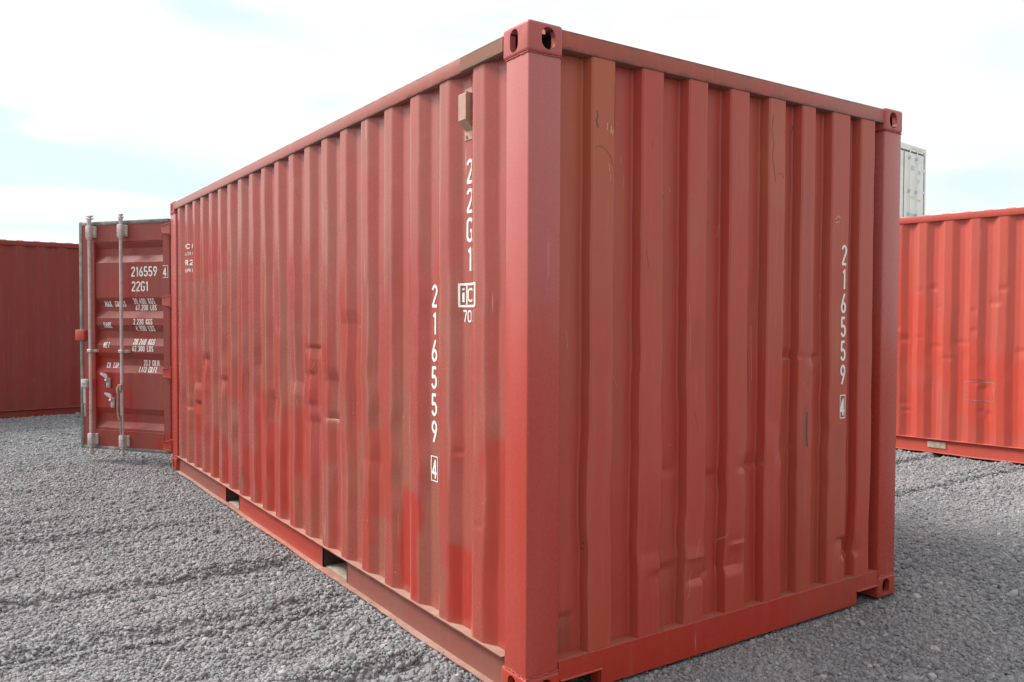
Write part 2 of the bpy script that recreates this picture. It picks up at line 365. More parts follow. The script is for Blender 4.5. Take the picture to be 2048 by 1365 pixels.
# ---- stencil lettering: stroke glyphs laid on a surface
def arc(cx, cy, rx, ry, a0, a1, n=10): return [(cx+rx*math.cos(R(a0+(a1-a0)*i/n)), cy+ry*math.sin(R(a0+(a1-a0)*i/n))) for i in range(n+1)]
def ob(x0, x1, y0, y1): rx = (x1-x0)/2; cx = (x0+x1)/2; return arc(cx, y1-rx*1.1, rx, rx*1.1, 0, 180)+arc(cx, y0+rx*1.1, rx, rx*1.1, 180, 360)+[(x1, y1-rx*1.1)]
G = {
 '0': (.36, [ob(0, .36, .05, .95)]), 'O': (.36, [ob(0, .36, .05, .95)]),
 '1': (.20, [[(.0, .80), (.15, .95), (.15, 0)]]),
 '2': (.36, [arc(.18, .74, .18, .21, 170, -25)+[(.02, .12), (0, .05), (.37, .05)]]),
 '3': (.36, [arc(.17, .73, .17, .22, 160, -90)+arc(.17, .27, .19, .24, 90, -160), [(.10, .51), (.2, .51)]]),
 '4': (.38, [[(.26, 0), (.26, .95), (.0, .27), (.40, .27)]]),
 '5': (.36, [[(.34, .95), (.04, .95), (.02, .52)]+arc(.17, .31, .19, .26, 130, -160)]),
 '6': (.36, [[(.27, .97), (.10, .62), (.0, .36)]+arc(.18, .28, .18, .23, 170, 530)]),
 '7': (.34, [[(0, .95), (.34, .95), (.12, 0)]]),
 '8': (.36, [ob(.02, .34, .52, .95), ob(0, .36, .05, .52)]),
 '9': (.36, [[(.09, .03), (.26, .38), (.36, .64)]+arc(.18, .72, .18, .23, -10, 350)]),
 'G': (.36, [arc(.18, .77, .18, .18, 10, 180)+arc(.18, .23, .18, .18, 180, 360)+[(.36, .46), (.20, .46)]]),
 'C': (.34, [arc(.17, .77, .17, .18, 10, 180)+arc(.17, .23, .17, .18, 180, 350)]),
 'I': (.10, [[(.05, 0), (.05, 1)]]),
 'i': (.08, [[(.04, 0), (.04, .66)], [(.04, .84), (.04, .95)]]),
 'K': (.34, [[(0, 0), (0, 1)], [(.34, 1), (.02, .42)], [(.12, .58), (.36, 0)]]),
 'S': (.34, [arc(.17, .75, .16, .20, 10, 225)+arc(.17, .25, .17, .20, 45, -170)]),
 'L': (.30, [[(0, 1), (0, .05), (.30, .05)]]),
 'B': (.34, [[(0, 0), (0, 1)], [(0, .95), (.16, .95)]+arc(.16, .74, .16, .21, 90, -90)+[(.0, .53)], [(.0, .53), (.16, .53)]+arc(.16, .29, .18, .24, 90, -90)+[(0, .05)]]),
 'M': (.44, [[(0, 0), (0, 1), (.22, .35), (.44, 1), (.44, 0)]]),
 'A': (.38, [[(0, 0), (.19, 1), (.38, 0)], [(.07, .30), (.31, .30)]]),
 'X': (.36, [[(0, 0), (.36, 1)], [(0, 1), (.36, 0)]]),
 'R': (.34, [[(0, 0), (0, 1)], [(0, .95), (.15, .95)]+arc(.15, .73, .17, .22, 90, -90)+[(0, .51)], [(.15, .50), (.36, 0)]]),
 'T': (.34, [[(0, .95), (.34, .95)], [(.17, .95), (.17, 0)]]),
 'E': (.30, [[(.30, .95), (0, .95), (0, .05), (.30, .05)], [(0, .52), (.24, .52)]]),
 'N': (.36, [[(0, 0), (0, 1), (.36, 0), (.36, 1)]]),
 'U': (.36, [[(0, 1), (0, .2)]+arc(.18, .21, .18, .17, 180, 360)+[(.36, 1)]]),
 'P': (.34, [[(0, 0), (0, 1)], [(0, .95), (.16, .95)]+arc(.16, .71, .18, .24, 90, -90)+[(0, .47)]]),
 'F': (.30, [[(.30, .95), (0, .95), (0, 0)], [(0, .52), (.24, .52)]]),
 '.': (.08, [[(.04, 0), (.04, .10)]]), ' ': (.3, []),
}
def resample(p, step):
    o = [p[0]]
    for a, b in zip(p[:-1], p[1:]):
        l = math.hypot(b[0]-a[0], b[1]-a[1]); k = max(1, int(math.ceil(l/step)))
        o += [(a[0]+(b[0]-a[0])*i/k, a[1]+(b[1]-a[1])*i/k) for i in range(1, k+1)]
    return o
def ribbon(mb, path, wd, surf, step=.006):
    q = [path[0]]
    for p in path[1:]:
        if math.hypot(p[0]-q[-1][0], p[1]-q[-1][1]) > 1e-5: q.append(p)
    p = resample(q, step); n = len(p); vs = []
    for i in range(n):
        a = p[max(i-1, 0)]; b = p[min(i+1, n-1)]; dx, dy = b[0]-a[0], b[1]-a[1]; l = math.hypot(dx, dy) or 1; nx, ny = -dy/l, dx/l
        for k in (-1, -.33, .33, 1): vs.append(surf(p[i][0]+nx*wd/2*k, p[i][1]+ny*wd/2*k))
    fs = [(i*4+k, i*4+k+1, i*4+k+5, i*4+k+4) for i in range(n-1) for k in range(3)]
    mb.add(vs, fs)
def text(mb, s, x, z, h, surf, wscale=1.0, stroke=.115, gap=.17, right=None):
    # x to the right in reading direction, z = baseline
    cx = x
    for ch in s:
        wd, paths = G[ch]
        for p in paths: ribbon(mb, [(cx+a*h*wscale, z+b*h) for a, b in p], stroke*h, surf)
        cx += (wd+gap)*h*wscale
    return cx
def rect(mb, x0, x1, z0, z1, t, surf):
    for p in ([(x0-t/2, z0), (x1+t/2, z0)], [(x0-t/2, z1), (x1+t/2, z1)], [(x0, z0), (x0, z1)], [(x1, z0), (x1, z1)]): ribbon(mb, p, t, surf)

# ---- corner casting with oval holes (hollow)
def obround(w_, h_, depth, axis, n=10):
    # prism along axis, w_ across, h_ tall
    rr = w_/2; pts = [(rr*math.cos(R(a)), (h_/2-rr)+rr*math.sin(R(a))) for a in np.linspace(0, 180, n)]+[(rr*math.cos(R(a)), -(h_/2-rr)+rr*math.sin(R(a))) for a in np.linspace(180, 360, n)]
    mb = MB(); mb.prism(pts, axis, -depth/2, depth/2); return mb
def bool_diff(a, b):
    md = a.modifiers.new('b', 'BOOLEAN'); md.operation = 'DIFFERENCE'; md.object = b; md.solver = 'EXACT'
    dg = bpy.context.evaluated_depsgraph_get(); dg.update()
    me = bpy.data.meshes.new_from_object(a.evaluated_get(dg)); a.modifiers.clear(); old = a.data; a.data = me
    bpy.data.meshes.remove(old)
    bm_ = b.data; bpy.data.objects.remove(b); bpy.data.meshes.remove(bm_)
def casting_mesh(mat):
    # outer corner at origin, occupying +x (0.162), +y (0.178), z 0..0.118 ; holes on -x face, -y face and top
    cw, cl, ch = .162, .178, .118
    a = MB().box(0, cw, 0, cl, 0, ch, .014, 4).build('corner_casting', mat, smooth=0)
    c = MB().box(.026, cw-.012, .026, cl-.012, .022, ch-.026, .004, 1).build('c', mat, smooth=0); bool_diff(a, c)
    o = obround(.055, .088, .12, 0); h = o.build('c', mat, smooth=0); h.data.transform(Matrix.Translation((-.02, .097, ch/2))); bool_diff(a, h)
    o = obround(.064, .084, .12, 1); h = o.build('c', mat, smooth=0); h.data.transform(Matrix.Translation((.0915, -.02, ch/2))); bool_diff(a, h)
    o = obround(.064, .122, .10, 2); h = o.build('c', mat, smooth=0); h.data.transform(Matrix.Translation((.0815, .09, ch+.02))); bool_diff(a, h)
    me = a.data; bpy.data.objects.remove(a)
    for p in me.polygons: p.use_smooth = True
    me.set_sharp_from_angle(angle=R(28))
    me.materials.append(M['inner'])
    for p in me.polygons:
        q = p.center
        if .022 < q.x < cw-.010 and .022 < q.y < cl-.010 and .018 < q.z < ch-.022: p.material_index = 1  # cavity faces coloured dark to put shade into the holes
    return me
CAST = {}
def add_casting(parent, key, mat, cx, cy, cz, mx, my, mz):
    # one shared mesh per mirror state
    k = (key, mx, my, mz)
    if k not in CAST:
        if key not in CAST: CAST[key] = casting_mesh(mat)
        me = CAST[key].copy(); me.name = 'corner_casting'
        T = Matrix.Translation((0, 0, .118)) @ Matrix.Diagonal((1, 1, -1, 1)) if mz else Matrix.Identity(4)
        T = Matrix.Diagonal((-1 if mx else 1, -1 if my else 1, 1, 1)) @ T
        me.transform(T)
        if (mx+my+mz) % 2: me.flip_normals()
        CAST[k] = me
    o = bpy.data.objects.new('corner_casting', CAST[k]); COL.objects.link(o); o.parent = parent; o.location = (cx, cy, cz)
    return o

def weld_ring(mb, x0, x1, y0, y1, z, rad=.0032):
    # wavy bead round a post under a casting
    pts = []; per = [(x0, y0), (x1, y0), (x1, y1), (x0, y1), (x0, y0)]
    for a, b in zip(per[:-1], per[1:]):
        k = max(3, int(math.hypot(b[0]-a[0], b[1]-a[1])/.008))
        for i in range(k): pts.append((a[0]+(b[0]-a[0])*i/k, a[1]+(b[1]-a[1])*i/k, z+random.uniform(-.0022, .0022)))
    pts.append(pts[0]); mb.tube(pts, [rad*random.uniform(.7, 1.25) for _ in pts], 6, False)

M['markdark'] = simple('dark_scuff', (.10, .05, .04), (.16, .08, .06), 90, .7)
M['marklight'] = simple('bared_scratch', (.62, .36, .27), (.52, .24, .16), 90, .6)
M['markrust'] = simple('rust_chip', (.40, .14, .05), (.25, .10, .05), 90, .8)
def paint_marks(o, mi):
    for k in ('markdark', 'marklight', 'markrust'): o.data.materials.append(M[k])
    for a, b, m_ in mi:
        for p in o.data.polygons[a:b]: p.material_index = m_
marks_side = []
marks_end = [([(.332, 2.16), (.36, 2.165), (.39, 2.15), (.41, 2.125), (.425, 2.09)], .002, 1),
             ([(.34, 2.30), (.343, 2.28), (.336, 2.26), (.345, 2.235)], .006, 1), ([(.39, 2.23), (.392, 2.26)], .004, 2), ([(.41, 2.22), (.413, 2.25)], .006, 2), ([(.42, 2.215), (.421, 2.24)], .004, 2),
             ([(.40, 2.10), (.405, 2.07)], .003, 2), ([(.408, 2.06), (.41, 2.03)], .002, 2), ([(.433, 2.25), (.434, 2.36)], .006, 1), ([(.433, 2.36), (.432, 2.42)], .003, 1),
             ([(1.40, 2.43), (1.39, 2.36), (1.405, 2.30), (1.395, 2.24), (1.41, 2.17), (1.42, 2.12)], .0025, 1), ([(1.43, 2.16), (1.46, 2.165), (1.48, 2.15)], .002, 1),
             ([(1.605, 2.42), (1.59, 2.34), (1.592, 2.2), (1.598, 2.1)], .003, 1), ([(.70, 2.0), (.702, 1.985)], .008, 1), ([(1.88, 1.98), (1.90, 2.0), (1.92, 1.99)], .006, 2), ([(1.88, 1.965), (1.915, 1.972)], .004, 2),
             ([(1.31, 1.35), (1.312, 1.10)], .003, 1), ([(1.33, 1.45), (1.333, 1.2)], .0018, 2), ([(.86, 1.55), (.868, 1.45), (.87, 1.3)], .0015, 2), ([(1.676, 1.03), (1.672, .93), (1.68, .86)], .010, 1), ([(.35, 1.78), (.353, 1.765)], .010, 3)]
def container(root, mats, side, end, detail=True, roof_seed=0, seed=0, post_far=5.84, end2=None, pk=()):
    """local frame: x=0 long side faces -x, y=0 end wall faces -y; size W x L x H"""
    P = {}
    s_m, e_m, p_m, r_m, er_m, b_m, be_m = mats
    # ---- posts
    for (x0, x1, y0, y1) in ((.005, .158, .005, .160), (W-.158, W-.005, .005, .160), (.005, .12, post_far, L-.005), (W-.12, W-.005, post_far, L-.005)):
        mb = MB().box(x0, x1, y0, y1, .116, H-.116, .009, 3)
        po = mb.build('corner_post', p_m, root)
        if detail:
            for zw in (H-.1195, .1195):
                wm = MB(); weld_ring(wm, x0-.001, x1-.004, y0-.001, y1-.004, zw); wm.build('weld_bead', M['weld'], po)
    # ---- castings
    for mx in (0, 1):
        for my in (0, 1):
            for mz in (0, 1):
                add_casting(root, p_m.name+str(mz), (M['bend'] if mz else M['casting']) if p_m is M['post'] else p_m, W*mx, L*my, 0 if mz else H-.118, mx, my, mz)
    # ---- long sides
    flipx = lambda f_: (lambda u, z, d: [(W-a, b, c) for a, b, c in f_(u, z, d)])
    pl = lambda u, z, d: list(zip(d, u, z))
    mb, UU, ZZ = side.mesh(pl, .011 if detail else .022)
    P['side'] = (mb, UU, ZZ)
    at = {'repaint': side_attr(UU, ZZ, seed), 'grime': grime_attr(UU, ZZ, seed), 'ochre': 0*UU}
    mb.f = [q[::-1] for q in mb.f]
    at['edge_wear'] = (1 if detail else (.35 if seed == 1 else 0))*fold_wear(side, UU, ZZ)
    mi = scuffs(side, lambda x, z: (float(side.depth(x, z))-.0008, x, z), mb, 40+seed, marks_side, 60 if detail else 25, (.2, 5.7, .2, 2.45))
    at = {k: np.concatenate([v_, np.zeros(len(mb.v)-len(v_))]) for k, v_ in at.items()}
    P['side_obj'] = mb.build('side_panel', s_m, root, smooth=30, attrs=at); paint_marks(P['side_obj'], mi)
    plain = Panel(side.u0, side.u1, side.ridges, .068, .012, .048, side.z0, side.z1, mids=False)
    mb, UU, ZZ = plain.mesh(flipx(pl), .4); mb.build('side_panel', s_m, root, smooth=38, attrs={'repaint': 0*UU})
    # ---- end wall
    pe = lambda u, z, d: list(zip(u, d, z))
    mb, UU, ZZ = end.mesh(pe, .011 if detail else .05)
    at = {'repaint': end_attr(UU, ZZ, seed), 'grime': end_grime(UU, ZZ, seed), 'ochre': end_ochre(UU, ZZ, seed)}
    at['edge_wear'] = .22*fold_wear(end, UU, ZZ)
    mi = scuffs(end, lambda x, z: (x, float(end.depth(x, z))-.0008, z), mb, 60+seed, marks_end, 45 if detail else 0, (.2, 2.25, .2, 2.45))
    at = {k: np.concatenate([v_, np.zeros(len(mb.v)-len(v_))]) for k, v_ in at.items()}
    P['end_obj'] = mb.build('end_panel', e_m, root, smooth=29, attrs=at); paint_marks(P['end_obj'], mi)
    if end2:
        mb, UU, ZZ = end.mesh(lambda u, z, d: [(a, L-b, c) for a, b, c in pe(u, z, d)], .3); mb.f = [q[::-1] for q in mb.f]
        mb.build('end_panel', e_m, root, smooth=29, attrs={'repaint': 0*UU})
    # ---- top side rails, headers
    for sx in (0, 1):
        a, b = (.004, .064) if not sx else (W-.064, W-.004)
        mb = MB(); mb.box(a, b, .170, L-.170, 2.508, 2.577, .006, 2)
        mb.build('top_side_rail', r_m, root)
    mb = MB().box(.155, W-.155, .007, .068, 2.508, 2.582, .005, 2)
    mb.build('top_end_rail', er_m, root)
    MB().box(.115, W-.115, L-.09, L-.01, 2.44, 2.582, .005, 2).build('door_header', er_m, root)
    MB().box(.115, W-.115, L-.09, L-.01, .012, .14, .005, 2).build('door_sill', be_m, root)
    # ---- roof, corrugated across
    ny = 26; ys = []; zz = []
    y = .10
    pit = (L-.36)/27
    ry = [.06]; rz = [2.566]
    for k in range(27):
        y0 = .18+k*pit
        for fy, dz_ in ((.10, 0), (.28, .021), (.62, .021), (.80, 0)): ry.append(y0+fy*pit); rz.append(2.566+dz_)
    ry.append(L-.06); rz.append(2.566)
    xs = [.03, .05, .10, W-.10, W-.05, W-.03]; vs = []; fs = []
    for i, xx in enumerate(xs):
        e = (0.35, 1, 1, 1, 1, .35)[i]
        for a, b in zip(ry, rz): vs.append((xx, a, 2.566+(b-2.566)*e+(0.002 if 0 < i < 5 else 0)))
    n = len(ry)
    for i in range(len(xs)-1):
        for k in range(n-1): fs.append((i*n+k, (i+1)*n+k, (i+1)*n+k+1, i*n+k+1))
    mb = MB(); mb.add(vs, fs); rf = mb.build('roof_panel', r_m, root, smooth=50)
    # ---- floor with cross members
    mb = MB().box(.085, W-.085, .10, L-.09, .1525, .182)
    mb.build('floor', M['plywood'], root, smooth=0)
    # ---- bottom side rails: outward channel with fork pockets
    for sx in (0, 1):
        mb = MB(); fx = (lambda a: a) if not sx else (lambda a: W-a)
        segs = [(.170, pk[0][0]), (pk[0][1], pk[1][0]), (pk[1][1], L-.170)] if pk else [(.170, L-.170)]
        for a, b in segs:
            mb.box(fx(.032), fx(.038), a, b, .0062, .1462)
        yl = np.linspace(.170, L-.170, 90)
        # flanges with slightly uneven lips
        for zc, th, out0, sd in ((.1482, .0055, .002, 1), (.0032, .0055, -.003, 2)):
            vs = []
            for i, yy in enumerate(yl):
                wob = .003*(random.random()-.5)*(2 if zc < .1 else 1); wz = (.004*math.sin(yy*5.1)+.003*(random.random()-.5)) if zc < .1 else .0008*(random.random()-.5)
                o_ = out0+wob
                for (xx, z2) in ((o_, zc-th/2), (o_, zc+th/2), (.052, zc+th/2), (.052, zc-th/2)): vs.append((fx(xx), yy, z2+(wz if xx < .04 else 0)))
            fs = []
            for i in range(len(yl)-1):
                for k in range(4): fs.append((i*4+k, i*4+(k+1) % 4, (i+1)*4+(k+1) % 4, (i+1)*4+k))
            mb.add(vs, fs)
        o = mb.build('bottom_side_rail', b_m, root, smooth=20)
    for a, b in pk:
        tun = MB(); pb = MB()
        for yy in (a-.006, b): tun.box(.030, W-.030, yy, yy+.006, .012, .146)
        tun.box(.056, W-.056, a, b, .138, .144)
        pb.box(.053, W-.053, a, b, .006, .011)
        fpo = tun.build('fork_pocket', M['inner'], root, smooth=0)
        pb.build('pocket_floor_plate', M['dusty'], fpo, smooth=0)
    for k in range(18):
        yy = .3+k*.32
        if any(a-.06 < yy < b+.02 for a, b in pk): continue
        MB().box(.056, W-.056, yy, yy+.045, .03, .15).build('cross_member', M['inner'], root, smooth=0)
    # ---- bottom end rail with a notch beside each casting
    mb = MB(); y0, y1 = .007, .016
    mb.box(.376, W-.343, y0, y1, .008, .1475, .0)
    mb.box(.160, .3755, y0, y1, .076, .1475); mb.box(W-.3425, W-.160, y0, y1, .076, .1475)
    mb.box(.158, W-.158, .0065, .075, .1476, .152)          # ledge the wall stands on
    mb.box(.372, W-.339, .018, .07, .008, .013)
    for a, b in ((.166, .378), (W-.345, W-.164)):
        mb.box(a, b, -.003, .07, .0735, .0785, .001, 1)
    for xx in (.370, W-.345): mb.box(xx, xx+.006, .017, .07, .014, .0735)
    mb.build('bottom_end_rail', be_m, root, smooth=20)
    return P

def fold_wear(panel, u, z):
    ub = u-panel.shift(u, z); a = 0*u
    for r0_, r1_ in panel.ridges:
        a = np.maximum(a, np.exp(-((ub-r0_)/.007)**2)*.6); a = np.maximum(a, np.exp(-((ub-r1_)/.007)**2))
    return a
def scuffs(panel, place, mb, seed, marks, n, area):
    # thin scratches and small chips lying on the sheet; returns face ranges
    rg = np.random.default_rng(seed); sf = lambda x, z: place(x, z)
    f0 = len(mb.f); mi = []
    def put(path, wd, m):
        k = len(mb.f); ribbon(mb, path, wd, sf, .012); mi.append((k, len(mb.f), m))
    for pth, wd, m in marks: put(pth, wd, m)
    for _ in range(n):
        u = rg.uniform(area[0], area[1]); z = rg.uniform(area[2], area[3]); kind_ = rg.random()
        if kind_ < .45:      # scratch
            l = rg.uniform(.02, .13); an = R(rg.normal(90, 14)); k_ = rg.normal(0, .06)
            put([(u+l*t_*math.cos(an+k_*t_), z+l*t_*math.sin(an+k_*t_)) for t_ in np.linspace(0, 1, 6)], rg.uniform(.0009, .0018), int(rg.choice([1, 2, 2])))
        else:                # cluster of chips
            m = int(rg.choice([1, 2, 2, 3]))
            for _k in range(rg.integers(1, 6)):
                uu, zz = u+rg.normal(0, .015), z+rg.normal(0, .03); h = rg.uniform(.002, .010)
                put([(uu, zz), (uu+rg.normal(0, .001), zz+h)], rg.uniform(.0015, .004), m)
    return mi
def side_attr(u, z, seed):
    a = 0*u
    if seed == 0:
        a = np.maximum(a, .75*soft_box(u, z, 4.10, 5.50, 1.83, 2.14, .03, .04, 5))       # painted-out square
        a = np.maximum(a, .35*soft_box(u, z, 4.10, 5.50, 2.10, 2.33, .03, .08, 5))
        for (u0, u1, z0, z1, k) in ((.895, 1.13, .16, .66, 1), (.415, .62, .16, .50, 1), (.18, .334, .16, 1.02, .75), (1.18, 1.50, .50, .93, .6),
                                    (1.45, 1.60, .16, .52, .7), (2.30, 2.86, .50, .92, .7), (2.585, 3.14, .16, .78, .85), (3.15, 3.42, .16, 1.0, .8), (3.43, 3.70, .16, .5, .6),
                                    (4.00, 4.27, .16, .5, .8), (4.35, 4.64, .16, .55, .7), (4.64, 4.92, .8, 1.15, .6), (5.0, 5.20, .45, .72, .7), (5.40, 5.62, 1.2, 1.55, .85),
                                    (5.12, 5.40, .95, 1.25, .5), (3.72, 4.27, .85, 1.1, .4), (2.02, 2.40, .95, 1.36, .5), (1.74, 2.12, .60, .86, .5), (.70, .83, 1.62, 2.05, .5), (1.46, 1.74, .9, 1.4, .3), (1.74, 2.0, .2, .6, .35)):
            a = np.maximum(a, k*soft_box(u, z, u0, u1, z0, z1, .03, .09, int(u0*37)))
        a = np.maximum(a, .5*streaks(u, z, 4, 26, .3, 1.6))
    elif seed == 1:
        for (u0, u1, z0, z1, k) in ((1.6, 2.1, .3, 1.0, .9), (2.2, 2.5, .4, 1.2, .8), (2.7, 3.0, .25, .7, .9), (3.0, 3.4, .5, .95, .8)):
            a = np.maximum(a, k*soft_box(u, z, u0, u1, z0, z1, .06, .1, int(u0*37)))
        a = np.maximum(a, .8*streaks(u, z, 9, 46, .3, 1.2, .03, .08))
    else: a = .5*streaks(u, z, 11, 20, .3, 2.2, .03, .1)
    return a
def grime_attr(u, z, seed):
    if seed: return .25*streaks(u, z, 21+seed, 14, .2, 2.2, .02, .05)
    a = .5*soft_box(u, z, 3.70, 3.80, .16, .36, .02, .05, 8)
    return np.maximum(a, .28*streaks(u, z, 3, 16, .2, 2.3, .02, .05))
def end_attr(u, z, seed):
    a = .4*streaks(u, z, 15, 20, .3, 1.7, .05, .12)
    for (u0, u1, z0, z1, k) in ((.43, .70, .2, .8, .6), (.85, 1.1, .5, 1.0, .6), (1.24, 1.5, .2, .6, .6), (1.36, 1.6, .7, 1.3, .5), (1.6, 1.7, .2, .5, .7), (1.0, 1.12, .5, 2.1, .35)):
        a = np.maximum(a, .8*k*soft_box(u, z, u0, u1, z0, z1, .16, .35, int(u0*37)))
    return a
def end_grime(u, z, seed):
    a = .6*soft_box(u, z, 1.66, 1.685, .85, 1.05, .012, .06, 3)+.5*soft_box(u, z, .19, .27, .16, .30, .02, .04, 4)
    a = np.maximum(a, .7*soft_box(u, z, .43, .445, 2.28, 2.45, .008, .03, 9))
    return np.maximum(a, .30*streaks(u, z, 33, 14, .2, 2.4, .02, .05))
def end_ochre(u, z, seed):
    a = .60*np.clip((z-1.35)/1.0, 0, 1)*soft_box(u, z, .25, .45, 1.3, 2.6, .02, .2, 3)
    a = np.maximum(a, .30*soft_box(u, z, .15, .26, .3, 2.6, .02, .3, 6)*np.clip((z-.2)/1.5, 0, 1))
    a = np.maximum(a, .5*soft_box(u, z, 1.36, 1.5, 2.0, 2.5, .03, .15, 7))
    a = np.maximum(a, .45*streaks(u, z, 17, 9, 1.2, 2.4, .03, .06))
    return a

# ------------------------------------------------------------------ the main container
root = empty('shipping_container', (0, 0, 0), 0, 'large faded red dented container in front numbered 216559 4, its door standing open', 'shipping container')
side_r = [(.333+.2815*k, .413+.2815*k) for k in range(20)]
side_r[-1] = (5.70, 5.782)
# dents: (u, z, half width, reach, depth, skew)
sdent = [(2.26, 1.30, .12, .07, .018, -1), (1.98, 1.12, .10, .30, .022, -1), (2.62, 1.08, .16, .34, .024, 1), (2.36, 1.14, .11, .10, .018, -1), (3.0, .92, .16, .30, .020, -1),
         (2.98, .33, .05, .05, .018, -1), (4.30, .98, .13, .14, .020, -1), (4.86, 1.12, .14, .26, .030, -1), (5.15, .90, .12, .22, .030, 1), (5.05, .72, .13, .10, .026, -1), (5.42, .66, .10, .08, .018, 1),
         (3.62, 1.05, .10, .40, .014, -1), (1.46, .74, .13, .40, .015, 1), (1.75, 1.45, .11, .30, .014, -1), (1.58, .62, .06, .30, .016, -1), (.56, .90, .03, .03, .008, 1), (.36, .62, .03, .03, .008, 1), (3.33, 1.15, .1, .3, .014, 1),
         (2.36, .95, .13, .16, .014, -1), (2.26, .85, .12, .2, .016, -1), (2.9, 1.42, .05, .25, .010, 1), (1.97, .9, .10, .05, .016, 1)]
sideP = Panel(.158, 5.84, side_r, .068, .012, .048, .151, 2.509, sdent, .016, 1)
exs = [.316, .582, .852, 1.113, 1.375, 1.615, 1.852, 2.088]
end_r = list(zip(exs, (.436, .704, .968, 1.238, 1.492, 1.718, 1.996, 2.208)))
edent = [(.95, .34, .10, .10, .022, 1), (.90, .44, .09, .06, -.010, 1), (1.16, .36, .08, .16, .024, 1), (1.18, .46, .06, .05, -.012, -1), (.74, .40, .10, .10, .018, -1), (.78, .82, .07, .10, .012, 1), (1.05, .78, .08, .12, .012, -1),
         (1.56, 1.30, .08, .05, .022, 1), (1.76, 1.30, .08, .06, .018, -1), (1.28, .80, .10, .07, .022, 1), (1.52, .86, .08, .30, .014, 1), (2.04, .28, .08, .10, .026, 1), (1.98, .36, .07, .08, .022, -1), (1.30, 1.55, .06, .60, .012, -1), (1.42, 1.0, .05, .5, .010, 1),
         (.22, .30, .06, .05, .012, -1), (.66, .5, .1, .25, .010, 1)]
endP = Panel(.158, W-.158, end_r, .011, .0125, .066, .152, 2.509, edent, .0115, 4)
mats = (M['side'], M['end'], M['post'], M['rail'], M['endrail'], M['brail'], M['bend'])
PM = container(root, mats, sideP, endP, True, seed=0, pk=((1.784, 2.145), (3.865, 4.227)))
# doubler plate on the near end of the top rail
MB().box(.001, .0035, .176, .50, 2.516, 2.570, .0).box(-.001, .0008, .176, .50, 2.5115, 2.5155).build('rail_doubler_plate', M['railrust'], root)
# lettering on the long side (upright characters stacked downwards; reading direction is -y)
def s_side(x, z): return (float(sideP.depth(-x, z))-.0016, -x, z)
def s_end(x, z): return (x, float(endP.depth(x, z))-.0016, z)
side_o = PM['side_obj']; end_o = PM['end_obj']
def column(s_, xc, ztop, pitch_, h, surf, parent, ws, stroke, name):
    mb = MB()
    for k, ch in enumerate(s_):
        wd = G[ch][0]*h*ws
        text(mb, ch, xc-wd/2, ztop-h-k*pitch_, h, surf, ws, stroke)
    mb.build(name, M['white'], parent, smooth=0)
def check_digit(x0, x1, z0, z1, xt, h, surf, parent, ws):
    mb = MB(); rect(mb, x0, x1, z0, z1, .005, surf); text(mb, '4', xt, z0+.012, h, surf, ws, .14)
    mb.build('boxed_check_digit', M['white'], parent, smooth=0)
column("22G1", -.495, 2.154, .1235, .101, s_side, side_o, 1.12, .14, 'size_code_lettering')
column("216559", -.800, 1.633, .1238, .101, s_side, side_o, 1.05, .14, 'serial_number_lettering')
check_digit(-.827, -.773, .738, .850, -.819, .088, s_side, side_o, 1.08)
mb = MB()
for p in ([(-.568, 1.627), (-.395, 1.627)], [(-.568, 1.534), (-.395, 1.534)], [(-.564, 1.534), (-.564, 1.632)], [(-.518, 1.54), (-.518, 1.62)], [(-.395, 1.534), (-.395, 1.63)]): ribbon(mb, p, .010, s_side)
text(mb, 'i', -.548, 1.551, .062, s_side, 1.9, .22); text(mb, 'C', -.506, 1.553, .056, s_side, 2.1, .16)
mb.build('code_plate_lettering', M['white'], side_o, smooth=0)
mb = MB(); text(mb, '70', -.545, 1.466, .050, s_side, 1.45, .16); mb.build('plate_number_lettering', M['white'], side_o, smooth=0)
for s_, x, z, h, ws, st in (('MCI', -5.50, 2.105, .040, 3.4, .22), ('BUBL', -5.50, 2.045, .026, 4.0, .16), ('RR2', -5.49, 1.955, .045, 2.6, .22), ('BNROC', -5.50, 1.890, .030, 3.4, .2)):
    mb = MB(); text(mb, s_, x, z, h, s_side, ws, st); mb.build('faded_owner_lettering', M['white'], side_o, smooth=0)
column("216559", 1.955, 1.857, .1205, .101, s_end, end_o, .82, .13, 'serial_number_lettering')
check_digit(1.937, 1.977, .985, 1.100, 1.942, .088, s_end, end_o, .80)
# vent box high up beside the post
vt = MB().box(.0445, .0475, .452, .535, 2.235, 2.452, .001, 1)
vt.prism([(.045, 2.272), (.006, 2.312), (.006, 2.418), (.012, 2.424), (.045, 2.424)], 1, .462, .522)
vo = vt.build('vent_cover', M['vent'], root, smooth=20)
for yy, zz in ((.470, 2.438), (.516, 2.438), (.470, 2.250), (.516, 2.250)): MB().tube([(.0445, yy, zz), (.039, yy, zz)], .006, 8).build('screw', M['rodrust'], vo)

# ---- the open door
hinge = Vector((0, 6.06, 0)); ang = R(54.4)
ud = Vector((math.cos(ang), -math.sin(ang), 0))     # reading direction (towards hinge)
nd = Vector((-math.sin(ang), -math.cos(ang), 0))    # outward normal
